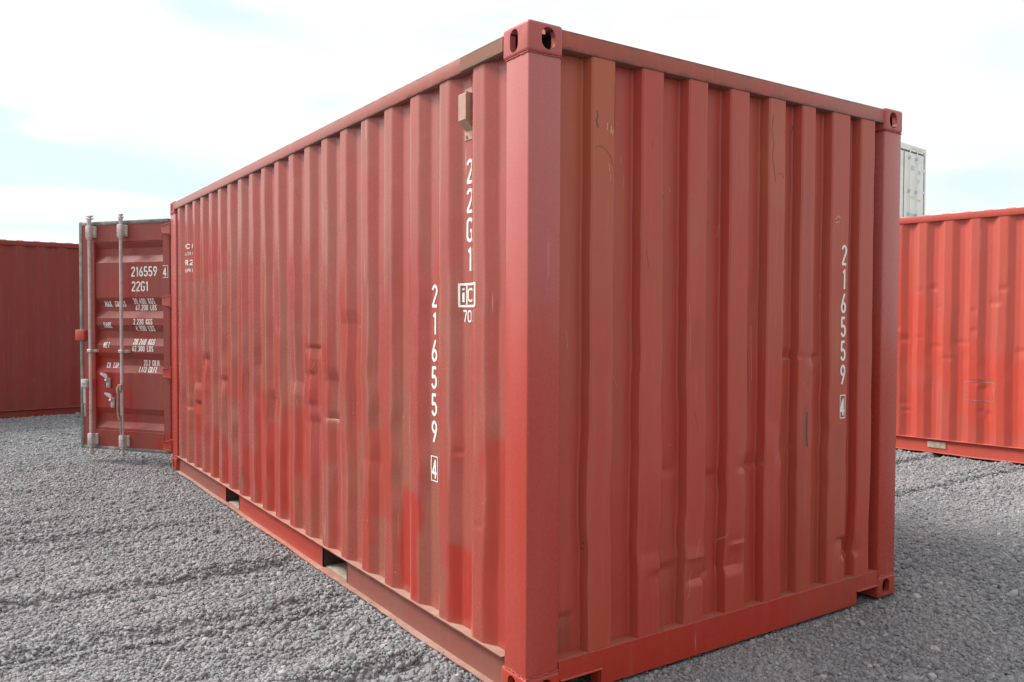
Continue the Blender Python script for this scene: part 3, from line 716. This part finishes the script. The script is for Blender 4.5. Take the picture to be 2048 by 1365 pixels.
# door local frame: x = reading direction (d = -x), y = -normal (into leaf), z up
DM = Matrix((ud, -nd, Vector((0, 0, 1)))).transposed().to_4x4(); DM.translation = hinge
zb = [2.236, 2.222, 2.169, 2.095, 2.027, 1.676, 1.607, 1.539, 1.470, 1.401, 1.338, 1.269, 1.195, 1.122, 1.058, .994, .920, .566, .502, .423, .359, .335]
io = [0, 0, 1, 1, 0, 0, 1, 1, 0, 0, 1, 1, 0, 0, 1, 1, 0, 0, 1, 1, 0, 0]
zb2 = np.array(zb[::-1]); dd2 = np.array([.016+.034*i for i in io[::-1]])
def ddepth(x, z): return float(np.interp(z, zb2, dd2)) if -0.972 < x < -.095 else .004
def s_door(x, z): return (x, ddepth(x, z)-.0018, z)
mb = MB()
# frame: stiles and rails
mb.box(-1.135, -.972, .004, .055, .165, 2.412, .004, 1)
mb.box(-.095, -.012, .004, .055, .165, 2.412, .004, 1)
mb.box(-.9725, -.0945, .004, .055, 2.236, 2.411, .0); mb.box(-.9725, -.0945, .004, .055, .166, .335, .0)
xs = np.linspace(-.972, -.095, 14); vs = []; fs = []; zz_ = []
for i in range(len(zb2)-1):
    k = max(1, int((zb2[i+1]-zb2[i])/.03)); zz_ += list(np.linspace(zb2[i], zb2[i+1], k, endpoint=False))
zz_.append(zb2[-1]); zz_ = np.array(zz_)
for z in zz_:
    for x in xs: vs.append((x, float(np.interp(z, zb2, dd2))+.004*(float(vnoise(np.array(x*5.), np.array(z*4.), 4))-.5)*(0 if x in (xs[0], xs[-1]) else 1), z))
n = len(xs)
for i in range(len(zz_)-1):
    for k in range(n-1): fs.append((i*n+k, i*n+k+1, (i+1)*n+k+1, (i+1)*n+k))
mb.add(vs, fs)
door = mb.build('door', M['door'], root, smooth=15); door.matrix_local = DM
g = MB()
def strip(pts, half, th):   # gasket strip box between points in x/z
    g.box(min(pts[0], pts[2])-half, max(pts[0], pts[2])+half, .010-th, .050+th, min(pts[1], pts[3])-half, max(pts[1], pts[3])+half, .008, 2)
g.box(-1.170, -1.128, -.004, .050, .135, 2.446, .009, 2); g.box(-1.140, -.02, -.003, .049, 2.405, 2.443, .008, 2); g.box(-1.140, -.02, -.003, .049, .138, .171, .008, 2)
g.build('door_gasket', M['gasket'], door)
# locking bars
for ri, dx in enumerate((-.988, -.578)):
    mb = MB(); mb.tube([(dx, -.040, .135), (dx, -.040, 2.44)], .0155, 16)
    for zc, sg in ((2.44, 1), (.135, -1)):      # cam heads
        mb.tube([(dx, -.040, zc), (dx, -.040, zc+sg*.022)], .022, 12)
        hw = .045 if ri == 0 else .022
        mb.box(dx-hw*.7, dx+hw*.7, -.055, -.012, zc+sg*.030-.007, zc+sg*.030+.007, .002, 1)
        mb.tube([(dx, -.036, zc+sg*.02), (dx, -.036, zc+sg*.058)], .015, 10)
        mb.prism([(dx-hw, zc+sg*.058), (dx+hw, zc+sg*.060), (dx+hw*.25, zc+sg*.046), (dx-hw*.25, zc+sg*.045)], 1, -.052, -.020)
    o = mb.build('locking_bar', M['rod'], door)
    for z0, z1 in ((2.275, 2.400), (.180, .300)):
        mb = MB(); mb.box(dx-.029, dx+.029, -.064, -.012, z0, z1, .008, 2); mb.box(dx+.022, dx+.056, -.020, .0035, z0+.006, z1-.006, .003, 1)
        mb.tube([(dx, -.040, z0-.014), (dx, -.040, z0)], .024, 12)
        for zz in (z0+.022, z1-.022): mb.tube([(dx+.044, -.021, zz), (dx+.044, -.029, zz)], .007, 8)
        mb.build('bar_bracket', M['rod'], door)
    mb = MB(); mb.box(dx-.026, dx+.026, -.064, -.020, 1.122, 1.154, .005, 1); mb.box(dx+.02, dx+.062, -.024, .016, 1.124, 1.152, .003, 1)
    mb.tube([(dx+.048, -.025, 1.138), (dx+.048, -.033, 1.138)], .007, 8)
    mb.build('bar_guide', M['rod'], door)
# handles hanging free
mb = MB(); mb.box(-1.088, -1.012, -.072, -.040, .765, .850, .006, 2)
mb.box(-1.064, -1.034, -.066, -.052, .60, .775, .004, 1); mb.tube([(-1.048, -.070, .805), (-1.048, -.084, .805)], .010, 8)
mb.build('handle', M['rod'], door)
mb = MB(); mb.box(-1.058, -1.030, -.064, -.050, .47, .605, .004, 1); mb.build('handle_grip', M['rodrust'], door)
mb = MB(); mb.tube([(-.598, -.062, .80), (-.602, -.078, .765), (-.588, -.080, .70), (-.598, -.078, .60), (-.600, -.072, .50), (-.580, -.070, .45)], [.009, .012, .012, .010, .010, .009], 8)
mb.box(-.604, -.560, -.070, -.052, .74, .81, .004, 1); mb.box(-.590, -.572, -.066, -.054, .31, .50, .003, 1)
mb.build('handle', M['rodrust'], door)
for cx, cz in ((-.80, .90), (-.745, .70)):
    mb = MB(); mb.prism([(cx-.075, cz+.012), (cx-.06, cz+.022), (cx+.012, cz+.002), (cx+.022, cz-.03), (cx+.004, cz-.055), (cx-.008, cz-.03), (cx-.065, cz-.002)], 1, -.034, -.022)
    mb.box(cx-.018, cx+.024, -.010, .015, cz-.135, cz-.035, .008, 2); mb.tube([(cx+.003, -.004, cz-.075), (cx+.003, -.036, cz-.050)], .012, 8)
    mb.tube([(cx+.003, -.009, cz-.110), (cx+.003, -.020, cz-.112)], .010, 8)
    mb.build('handle_catch', M['rod'], door)
MB().box(-1.205, -1.085, -.030, .060, 1.240, 1.348, .006, 2).build('door_stop_block', M['post'], door)
for hz in (2.342, 1.641, .936, .222):
    mb = MB(); mb.prism([(-.088, hz+.030), (-.070, hz+.042), (.0, hz+.052), (.0, hz-.052), (-.070, hz-.042), (-.088, hz-.030)], 1, -.016, .003)
    mb.prism([(-.088, hz+.030), (-.070, hz+.042), (.0, hz+.052), (.0, hz+.044), (-.066, hz+.034), (-.08, hz+.026)], 1, -.024, -.015)
    mb.prism([(-.088, hz-.030), (-.070, hz-.042), (.0, hz-.052), (.0, hz-.044), (-.066, hz-.034), (-.08, hz-.026)], 1, -.024, -.015)
    mb.tube([(.004, -.004, hz-.06), (.004, -.004, hz+.06)], .014, 10)
    mb.build('hinge', M['post'], door)
mb = MB(); text(mb, '216559', -.497, 1.884, .096, s_door, 1.12, .145, .19); mb.build('serial_number_lettering', M['white'], door, smooth=0)
check_digit(-.098, -.030, 1.868, 1.984, -.086, .088, s_door, door, 1.1)
mb = MB(); text(mb, '22G1', -.492, 1.738, .096, s_door, 1.12, .145, .19); mb.build('size_code_lettering', M['white'], door, smooth=0)
for s_, x, z in (('30.480 KGS', -.492, 1.612), ('67.200 LBS', -.478, 1.549), ('2.220 KGS', -.476, 1.408), ('4.900 LBS', -.462, 1.342), ('28.260 KGS', -.492, 1.207), ('62.300 LBS', -.494, 1.140),
                 ('33.2 CU.M.', -.380, .998), ('1.173 CU.FT.', -.425, .932), ('MAX. GROSS', -.872, 1.585), ('TARE', -.868, 1.372), ('NET', -.868, 1.170), ('CU. CAP.', -.852, .965)):
    ws = .86 if 'CU' not in s_ else .72
    for word in s_.split():
        mb = MB(); x = text(mb, word, x, z, .054, s_door, ws, .17, .27)+(.3+.27)*.054*ws
        mb.build('weight_table_lettering', M['white'], door, smooth=0)

# ------------------------------------------------------------------ the container on the right
def scale_from_cam(p, k, z0): return (CAM.x+(p[0]-CAM.x)*k, CAM.y+(p[1]-CAM.y)*k, z0)
d2 = Vector((0.11938862, -0.9928476)); a2 = scale_from_cam((7.2386, 2.869), .974, .038)
sr0 = 3.03
orig = (a2[0]+d2.x*sr0, a2[1]+d2.y*sr0, .038)
rootR = empty('shipping_container', orig, math.atan2(-(-d2.x), -d2.y), 'bright red dented container in sun beyond the right edge of the big one', 'shipping container')
# ridges: bright faces at s = .086+.275k..; local y = sr0 - s (positions scaled by .974)
rr = []
k = -12
for k in range(-30, 30):
    s0, s1 = (.175+.2745*k)*.974, (.258+.2745*k)*.974
    y1, y0 = sr0-s0, sr0-s1
    if y0 > .24 and y1 < 5.78: rr.append((y0, y1))
rr.sort()
rg = np.random.default_rng(5)
rd = [(rg.uniform(1.4, 3.2), rg.uniform(.4, 2.1), rg.uniform(.035, .08), rg.uniform(.03, .10), rg.uniform(.006, .015), rg.choice([-1, 1])) for _ in range(24)]
rP = Panel(.158, 5.84, rr, .068, .012, .048, .151, 2.509, rd, .008, 21)
plainend = Panel(.158, W-.158, [(.30+.2645*k, .41+.2645*k) for k in range(7)], .018, .0125, .056, .152, 2.509, (), .004, 4)
mR = (M['right'],)*7
PR = container(rootR, mR, rP, plainend, False, seed=1, end2=True)
MB().box(.0245, .0258, sr0-.495*.974, sr0-.301*.974, .055, .120).build('rail_label', M['dusty'], rootR, smooth=0)
mb = MB()
sf = lambda x, z: (float(rP.depth(x, z))-.002, x, z)
rect(mb, sr0-.975*.974, sr0-.684*.974, .600, .795, .006, sf)
mb.build('patch_weld', M['rodrust'], PR['side_obj'], smooth=0)

# ------------------------------------------------------------------ the container on the left
dl = Vector((.9948, .0828)); sl0 = 2.46; al = scale_from_cam((-1.227, 10.978), 1.022, -.012)
origL = (al[0]+dl.x*sl0, al[1]+dl.y*sl0, -.012)
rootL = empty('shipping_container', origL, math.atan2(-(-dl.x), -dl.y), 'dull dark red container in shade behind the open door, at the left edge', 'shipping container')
rr = []
for k in range(-30, 30):
    s0, s1 = (.225+.272*k)*1.022, (.305+.272*k)*1.022
    y1, y0 = sl0-s0, sl0-s1
    if y0 > .24 and y1 < 5.78: rr.append((y0, y1))
rr.sort()
lP = Panel(.158, 5.84, rr, .060, .012, .042, .151, 2.509, (), .006, 31)
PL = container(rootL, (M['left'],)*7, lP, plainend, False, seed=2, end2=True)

# ------------------------------------------------------------------ white refrigerated containers, stacked, far right
dr = Vector((.8687, .4954)).normalized(); C = Vector((CAM.x, CAM.y))+dr*23.7
dlft = Vector((.8583, .5132)).normalized()
pc = Vector((CAM.x, CAM.y)); b_ = dlft.dot(C-pc); c_ = (C-pc).length_squared-1.2**2; disc = max(0, b_*b_-c_)
Q = pc+dlft*(b_-math.sqrt(disc)); ex = (C-Q).normalized()     # along the door end, left to right
o0 = C-ex*W
def reefer(z0, label, vis):
    H2 = 2.896
    rt = empty('refrigerated_container', (o0.x, o0.y, z0), math.atan2(ex.y, ex.x), label, 'shipping container', 'white refrigerated containers in a stack')
    Ln = 12.19
    mb = MB().box(.03, W-.03, .06, Ln-.03, .10, H2-.02, .01, 1)
    mb.build('insulated_body', M['whitepaint'], rt)
    for x0 in (.0, W-.075):
        for y0 in (0, Ln-.12): MB().box(x0, x0+.075, y0, y0+.12, .0, H2-.118, .008, 2).build('corner_post', M['whitepaint'], rt)
    for x0 in (0, W-.162):
        for y0 in (0, Ln-.178):
            MB().box(x0, x0+.162, y0, y0+.178, H2-.117, H2, .01, 2).build('corner_casting', M['whitepaint'], rt)
    MB().box(.16, W-.16, .004, .12, H2-.15, H2-.008, .004, 1).build('door_header', M['whitepaint'], rt)
    MB().box(.076, W-.076, .004, .12, .0, .13, .004, 1).build('door_sill', M['whitepaint'], rt)
    for a, b in ((.10, 1.205), (1.235, W-.10)):
        dm = MB().box(a, b, .018, .058, .16, H2-.185, .006, 1).build('door', M['whitepaint'], rt)
        g_ = MB(); g_.box(a-.014, a+.004, .014, .05, .15, H2-.175).box(b-.004, b+.014, .014, .05, .15, H2-.175).box(a, b, .014, .05, H2-.182, H2-.168).box(a, b, .014, .05, .148, .162)
        g_.build('door_gasket', M['gasket'], dm)
        for t_ in (.22, .58):
            xx = a+(b-a)*t_
            q = MB().tube([(xx, -.02, .08), (xx, -.02, H2-.10)], .015, 8); q.build('locking_bar', M['whitepaint'], dm)
            for zz in (.3, 1.15, 1.72, H2-.36): MB().box(xx-.03, xx+.03, -.035, .018, zz, zz+.07, .005, 1).build('bar_bracket', M['greymark'], dm)
        for zz in (.5, 1.1, 1.75, 2.3):
            e = b if a > 1 else a
            MB().box(e-.05, e+.05, .0, .020, zz, zz+.06, .004, 1).build('hinge', M['whitepaint'], dm)
        for x0, x1, z0, z1, mk in ((.33, .55, H2-.62, H2-.50, 'greymark'), (.74, .92, H2-.68, H2-.58, 'greymark'), (.70, .86, H2-.90, H2-.80, 'greymark'), (.3, .6, 1.10, 1.22, 'greymark'),
                                   (.72, .98, .85, 1.10, 'greymark'), (.3, .55, 1.58, 1.64, 'yellowmark'), (.72, .95, 1.54, 1.60, 'yellowmark')):
            MB().box(a+x0, a+x1, .0145, .0175, z0, z1).build('faded_print', M[mk], dm)
    MB().box(1.6, 2.2, .0005, .0038, H2-.11, H2-.06).build('faded_print', M['yellowmark'], rt)
    return rt
reefer(5.80-2.896, 'white refrigerated container rising above the bright red one, top of its stack', True)
reefer(0.008, 'white refrigerated container carrying the other white one, hidden behind the bright red one', False)

# ------------------------------------------------------------------ ground
def height(x, y):
    wy = y+.10*(fbm(x*.5, y*.5, 71, 3)-.5)*2+.05*(vnoise(x*1.7, y*1.7, 72)-.5)
    p1 = np.abs(np.sin(wy*math.pi/.62+1.1*vnoise(x*.25, y*.35, 77)*3)); h = .040*(p1**.6)*(.15+1.3*vnoise(x*.45+9, y*.9, 73)**1.5)
    h = h+.030*(fbm(x*.55, y*.55, 74, 4)-.5)+.016*(fbm(x*3.2, y*3.2, 75, 3)-.5)
    for yc, am in ((2.32, .020), (4.22, .018), (3.66, .014), (1.43, .020), (.60, .018), (5.6, .012), (1.55, .016)):
        wob = .05*(vnoise(x*1.1, yc+0*x, 79)-.5)
        h = h-2.2*am*np.exp(-((y+wob-yc)/.045)**2)*np.clip(vnoise(x*.9, yc*3+0*x, 80)*2.2-.2, 0, 1)+am*1.4*np.exp(-((y+wob-yc-.11)/.07)**2)*np.clip(vnoise(x*.9, yc*3+0*x, 80)*2.2-.3, 0, 1)
    h = h-.008
    # flat under the big container and the neighbours, a little banked against the long side
    def inside(x0, x1, y0, y1, s):
        return np.clip(1-np.maximum(np.maximum(x0-x, x-x1), np.maximum(y0-y, y-y1))/s, 0, 1)
    k = inside(0, W, 0, L, .18); k = k*k*(3-2*k)
    h = h*(1-k)+k*(-.010)
    return h
def dense(a, b, st, far, g=1.28):
    m_ = list(np.arange(a, b, st)); s_ = st; v_ = m_[-1]; hi = []
    while v_ < far: s_ *= g; v_ += s_; hi.append(v_)
    s_ = st; v_ = m_[0]; lo = []
    while v_ > -far: s_ *= g; v_ -= s_; lo.append(v_)
    return np.array(lo[::-1]+m_+hi)
gx = dense(-5.5, 9.5, .045, 420); gy = dense(-2.4, 13.5, .045, 420)
X, Y = np.meshgrid(gx, gy); Zg = height(X, Y)
me = bpy.data.meshes.new('ground'); nx_, ny_ = len(gx), len(gy)
me.vertices.add(nx_*ny_); me.vertices.foreach_set('co', np.stack([X, Y, Zg], -1).ravel().astype(np.float32))
idx = np.arange(nx_*ny_).reshape(ny_, nx_); q = np.stack([idx[:-1, :-1], idx[:-1, 1:], idx[1:, 1:], idx[1:, :-1]], -1).reshape(-1, 4)
me.loops.add(q.size); me.loops.foreach_set('vertex_index', q.ravel().astype(np.int32)); me.polygons.add(len(q))
me.polygons.foreach_set('loop_start', np.arange(0, q.size, 4, dtype=np.int32)); me.update(calc_edges=True)
for p in me.polygons: p.use_smooth = True
mt, t, b = new_mat('grey_gravel_bed')
o = N(t, 'ShaderNodeTexCoord').outputs['Object']
vo_ = N(t, 'ShaderNodeTexVoronoi'); vo_.inputs['Scale'].default_value = 58; t.links.new(o, vo_.inputs[0])
ns = noise(t, o, 1.2, 5, .6); nf = noise(t, o, 70, 4, .6)
sepc = N(t, 'ShaderNodeSeparateColor'); t.links.new(vo_.outputs['Color'], sepc.inputs[0])
c = mixc(t, sepc.outputs[0], (.165, .168, .177), (.34, .344, .355))
c = mixc(t, math_(t, 'MULTIPLY', sstep(t, ns, .45, .65), .35), c, (.40, .39, .385))
t.links.new(c, b.inputs['Base Color']); b.inputs['Roughness'].default_value = .9; b.inputs['Specular IOR Level'].default_value = .2
bp = N(t, 'ShaderNodeBump'); bp.inputs['Strength'].default_value = 1; bp.inputs['Distance'].default_value = .014
t.links.new(math_(t, 'ADD', math_(t, 'MULTIPLY', vo_.outputs['Distance'], -1.0), math_(t, 'MULTIPLY', nf, .4)), bp.inputs['Height']); t.links.new(bp.outputs[0], b.inputs['Normal'])
me.materials.append(mt)
go = bpy.data.objects.new('ground', me); COL.objects.link(go); go['kind'] = 'structure'

# ---- loose gravel: real stones scattered over the ground
NP = 1700000
px = rng.uniform(-9.5, 10.5, NP); py = rng.uniform(-1.6, 13.2, NP)
dx, dy = px-CAM.x, py-CAM.y; dist = np.hypot(dx, dy); azp = np.arctan2(dx, dy)
keep = (np.abs(azp-yaw) < R(47)) & (dist > 2.0) & (dist < 15)
keep &= ~((px > .012) & (px < W-.02) & (py > .0) & (py < L-.03))
# hidden behind the big container: skip
keep &= ~((px > .3) & (px < 2.2) & (py > .3) & (py < 12) & (px < 2.2+(py-6)*.2))
dens = np.clip(1.15-dist/22, .55, 1)
keep &= rng.random(NP) < dens
px, py, dist = px[keep], py[keep], dist[keep]
sz = np.clip(rng.lognormal(math.log(.0067), .40, len(px)), .0045, .022)*(1+np.clip(dist-6, 0, 9)*.035)
patchy = fbm(px*.7, py*.7, 91, 3); sz *= .62+.85*patchy
pz = height(px, py)+sz*rng.uniform(-.35, .45, len(px))
me = bpy.data.meshes.new('gravel'); me.vertices.add(len(px)); me.vertices.foreach_set('co', np.stack([px, py, pz], -1).ravel().astype(np.float32))
at = me.attributes.new('stone_size', 'FLOAT', 'POINT'); at.data.foreach_set('value', sz.astype(np.float32))
gv = bpy.data.objects.new('gravel', me); COL.objects.link(gv); gv['kind'] = 'stuff'; gv['label'] = 'loose grey crushed gravel covering the yard'; gv['category'] = 'gravel'
mt, t, b = new_mat('grey_stone')
oi = N(t, 'ShaderNodeObjectInfo'); geo = N(t, 'ShaderNodeNewGeometry')
nn = noise(t, geo.outputs['Position'], 160, 4, .6); nb = noise(t, geo.outputs['Position'], 1.3, 4, .6)
c = mixc(t, oi.outputs['Random'], (.163, .166, .177), (.335, .339, .353))
c = mixc(t, math_(t, 'MULTIPLY', sstep(t, oi.outputs['Random'], .95, 1.0), .6), c, (.62, .60, .57))
c = mixc(t, math_(t, 'MULTIPLY', sstep(t, math_(t, 'FRACT', math_(t, 'MULTIPLY', oi.outputs['Random'], 17.0)), .86, .95), .45), c, (.24, .215, .210))
c = mixc(t, math_(t, 'MULTIPLY', sstep(t, nb, .42, .66), .35), c, (.38, .372, .375))
c = mixc(t, math_(t, 'MULTIPLY', nn, .30), c, (.20, .195, .20))
t.links.new(c, b.inputs['Base Color']); b.inputs['Roughness'].default_value = .88; b.inputs['Specular IOR Level'].default_value = .25
bp = N(t, 'ShaderNodeBump'); bp.inputs['Strength'].default_value = .5; bp.inputs['Distance'].default_value = .003
t.links.new(nn, bp.inputs['Height']); t.links.new(bp.outputs[0], b.inputs['Normal'])
me.materials.append(mt)
ng = bpy.data.node_groups.new('stone_scatter', 'GeometryNodeTree')
ng.interface.new_socket('Geometry', in_out='INPUT', socket_type='NodeSocketGeometry'); ng.interface.new_socket('Geometry', in_out='OUTPUT', socket_type='NodeSocketGeometry')
gi = ng.nodes.new('NodeGroupInput'); go_ = ng.nodes.new('NodeGroupOutput'); lk = ng.links.new
join = ng.nodes.new('GeometryNodeGeometryToInstance')
for k in range(6):
    ico = ng.nodes.new('GeometryNodeMeshIcoSphere'); ico.inputs['Radius'].default_value = 1; ico.inputs['Subdivisions'].default_value = 2
    pos = ng.nodes.new('GeometryNodeInputPosition'); nzz = ng.nodes.new('ShaderNodeTexNoise'); nzz.noise_dimensions = '4D'
    nzz.inputs['W'].default_value = k*7.3; nzz.inputs['Scale'].default_value = .95; nzz.inputs['Detail'].default_value = 2
    lk(pos.outputs[0], nzz.inputs['Vector'])
    sub = ng.nodes.new('ShaderNodeVectorMath'); sub.operation = 'SUBTRACT'; lk(nzz.outputs['Color'], sub.inputs[0]); sub.inputs[1].default_value = (.5, .5, .5)
    scl = ng.nodes.new('ShaderNodeVectorMath'); scl.operation = 'SCALE'; lk(sub.outputs[0], scl.inputs[0]); scl.inputs['Scale'].default_value = 1.6
    sp = ng.nodes.new('GeometryNodeSetPosition'); lk(ico.outputs['Mesh'], sp.inputs['Geometry']); lk(scl.outputs[0], sp.inputs['Offset'])
    tr = ng.nodes.new('GeometryNodeTransform'); lk(sp.outputs[0], tr.inputs['Geometry']); tr.inputs['Scale'].default_value = ((1, .8, .62), (1.1, .9, .8), (.9, .8, .75), (1.25, .8, .6), (1, 1, .7), (.95, .85, .9))[k]
    ss = ng.nodes.new('GeometryNodeSetShadeSmooth'); lk(tr.outputs[0], ss.inputs['Geometry']); ss.inputs['Shade Smooth'].default_value = (k % 2 == 0)
    sm = ng.nodes.new('GeometryNodeSetMaterial'); lk(ss.outputs[0], sm.inputs['Geometry']); sm.inputs['Material'].default_value = mt
    lk(sm.outputs[0], join.inputs[0])
mp_ = ng.nodes.new('GeometryNodeMeshToPoints'); lk(gi.outputs[0], mp_.inputs['Mesh'])
iop = ng.nodes.new('GeometryNodeInstanceOnPoints'); lk(mp_.outputs[0], iop.inputs['Points']); lk(join.outputs[0], iop.inputs['Instance'])
iop.inputs['Pick Instance'].default_value = True
ri = ng.nodes.new('FunctionNodeRandomValue'); ri.data_type = 'INT'
for s_ in ri.inputs:
    if s_.type == 'INT' and s_.name == 'Max': s_.default_value = 5
    if s_.type == 'INT' and s_.name == 'Min': s_.default_value = 0
lk([o_ for o_ in ri.outputs if o_.type == 'INT'][0], iop.inputs['Instance Index'])
rv = ng.nodes.new('FunctionNodeRandomValue'); rv.data_type = 'FLOAT_VECTOR'
rv.inputs[0].default_value = (-.6, -.6, 0); rv.inputs[1].default_value = (.6, .6, 6.283)
lk(rv.outputs[0], iop.inputs['Rotation'])
na = ng.nodes.new('GeometryNodeInputNamedAttribute'); na.data_type = 'FLOAT'; na.inputs['Name'].default_value = 'stone_size'
lk(na.outputs[0], iop.inputs['Scale']); lk(iop.outputs[0], go_.inputs[0])
md = gv.modifiers.new('stones', 'NODES'); md.node_group = ng
print('stones', len(px))
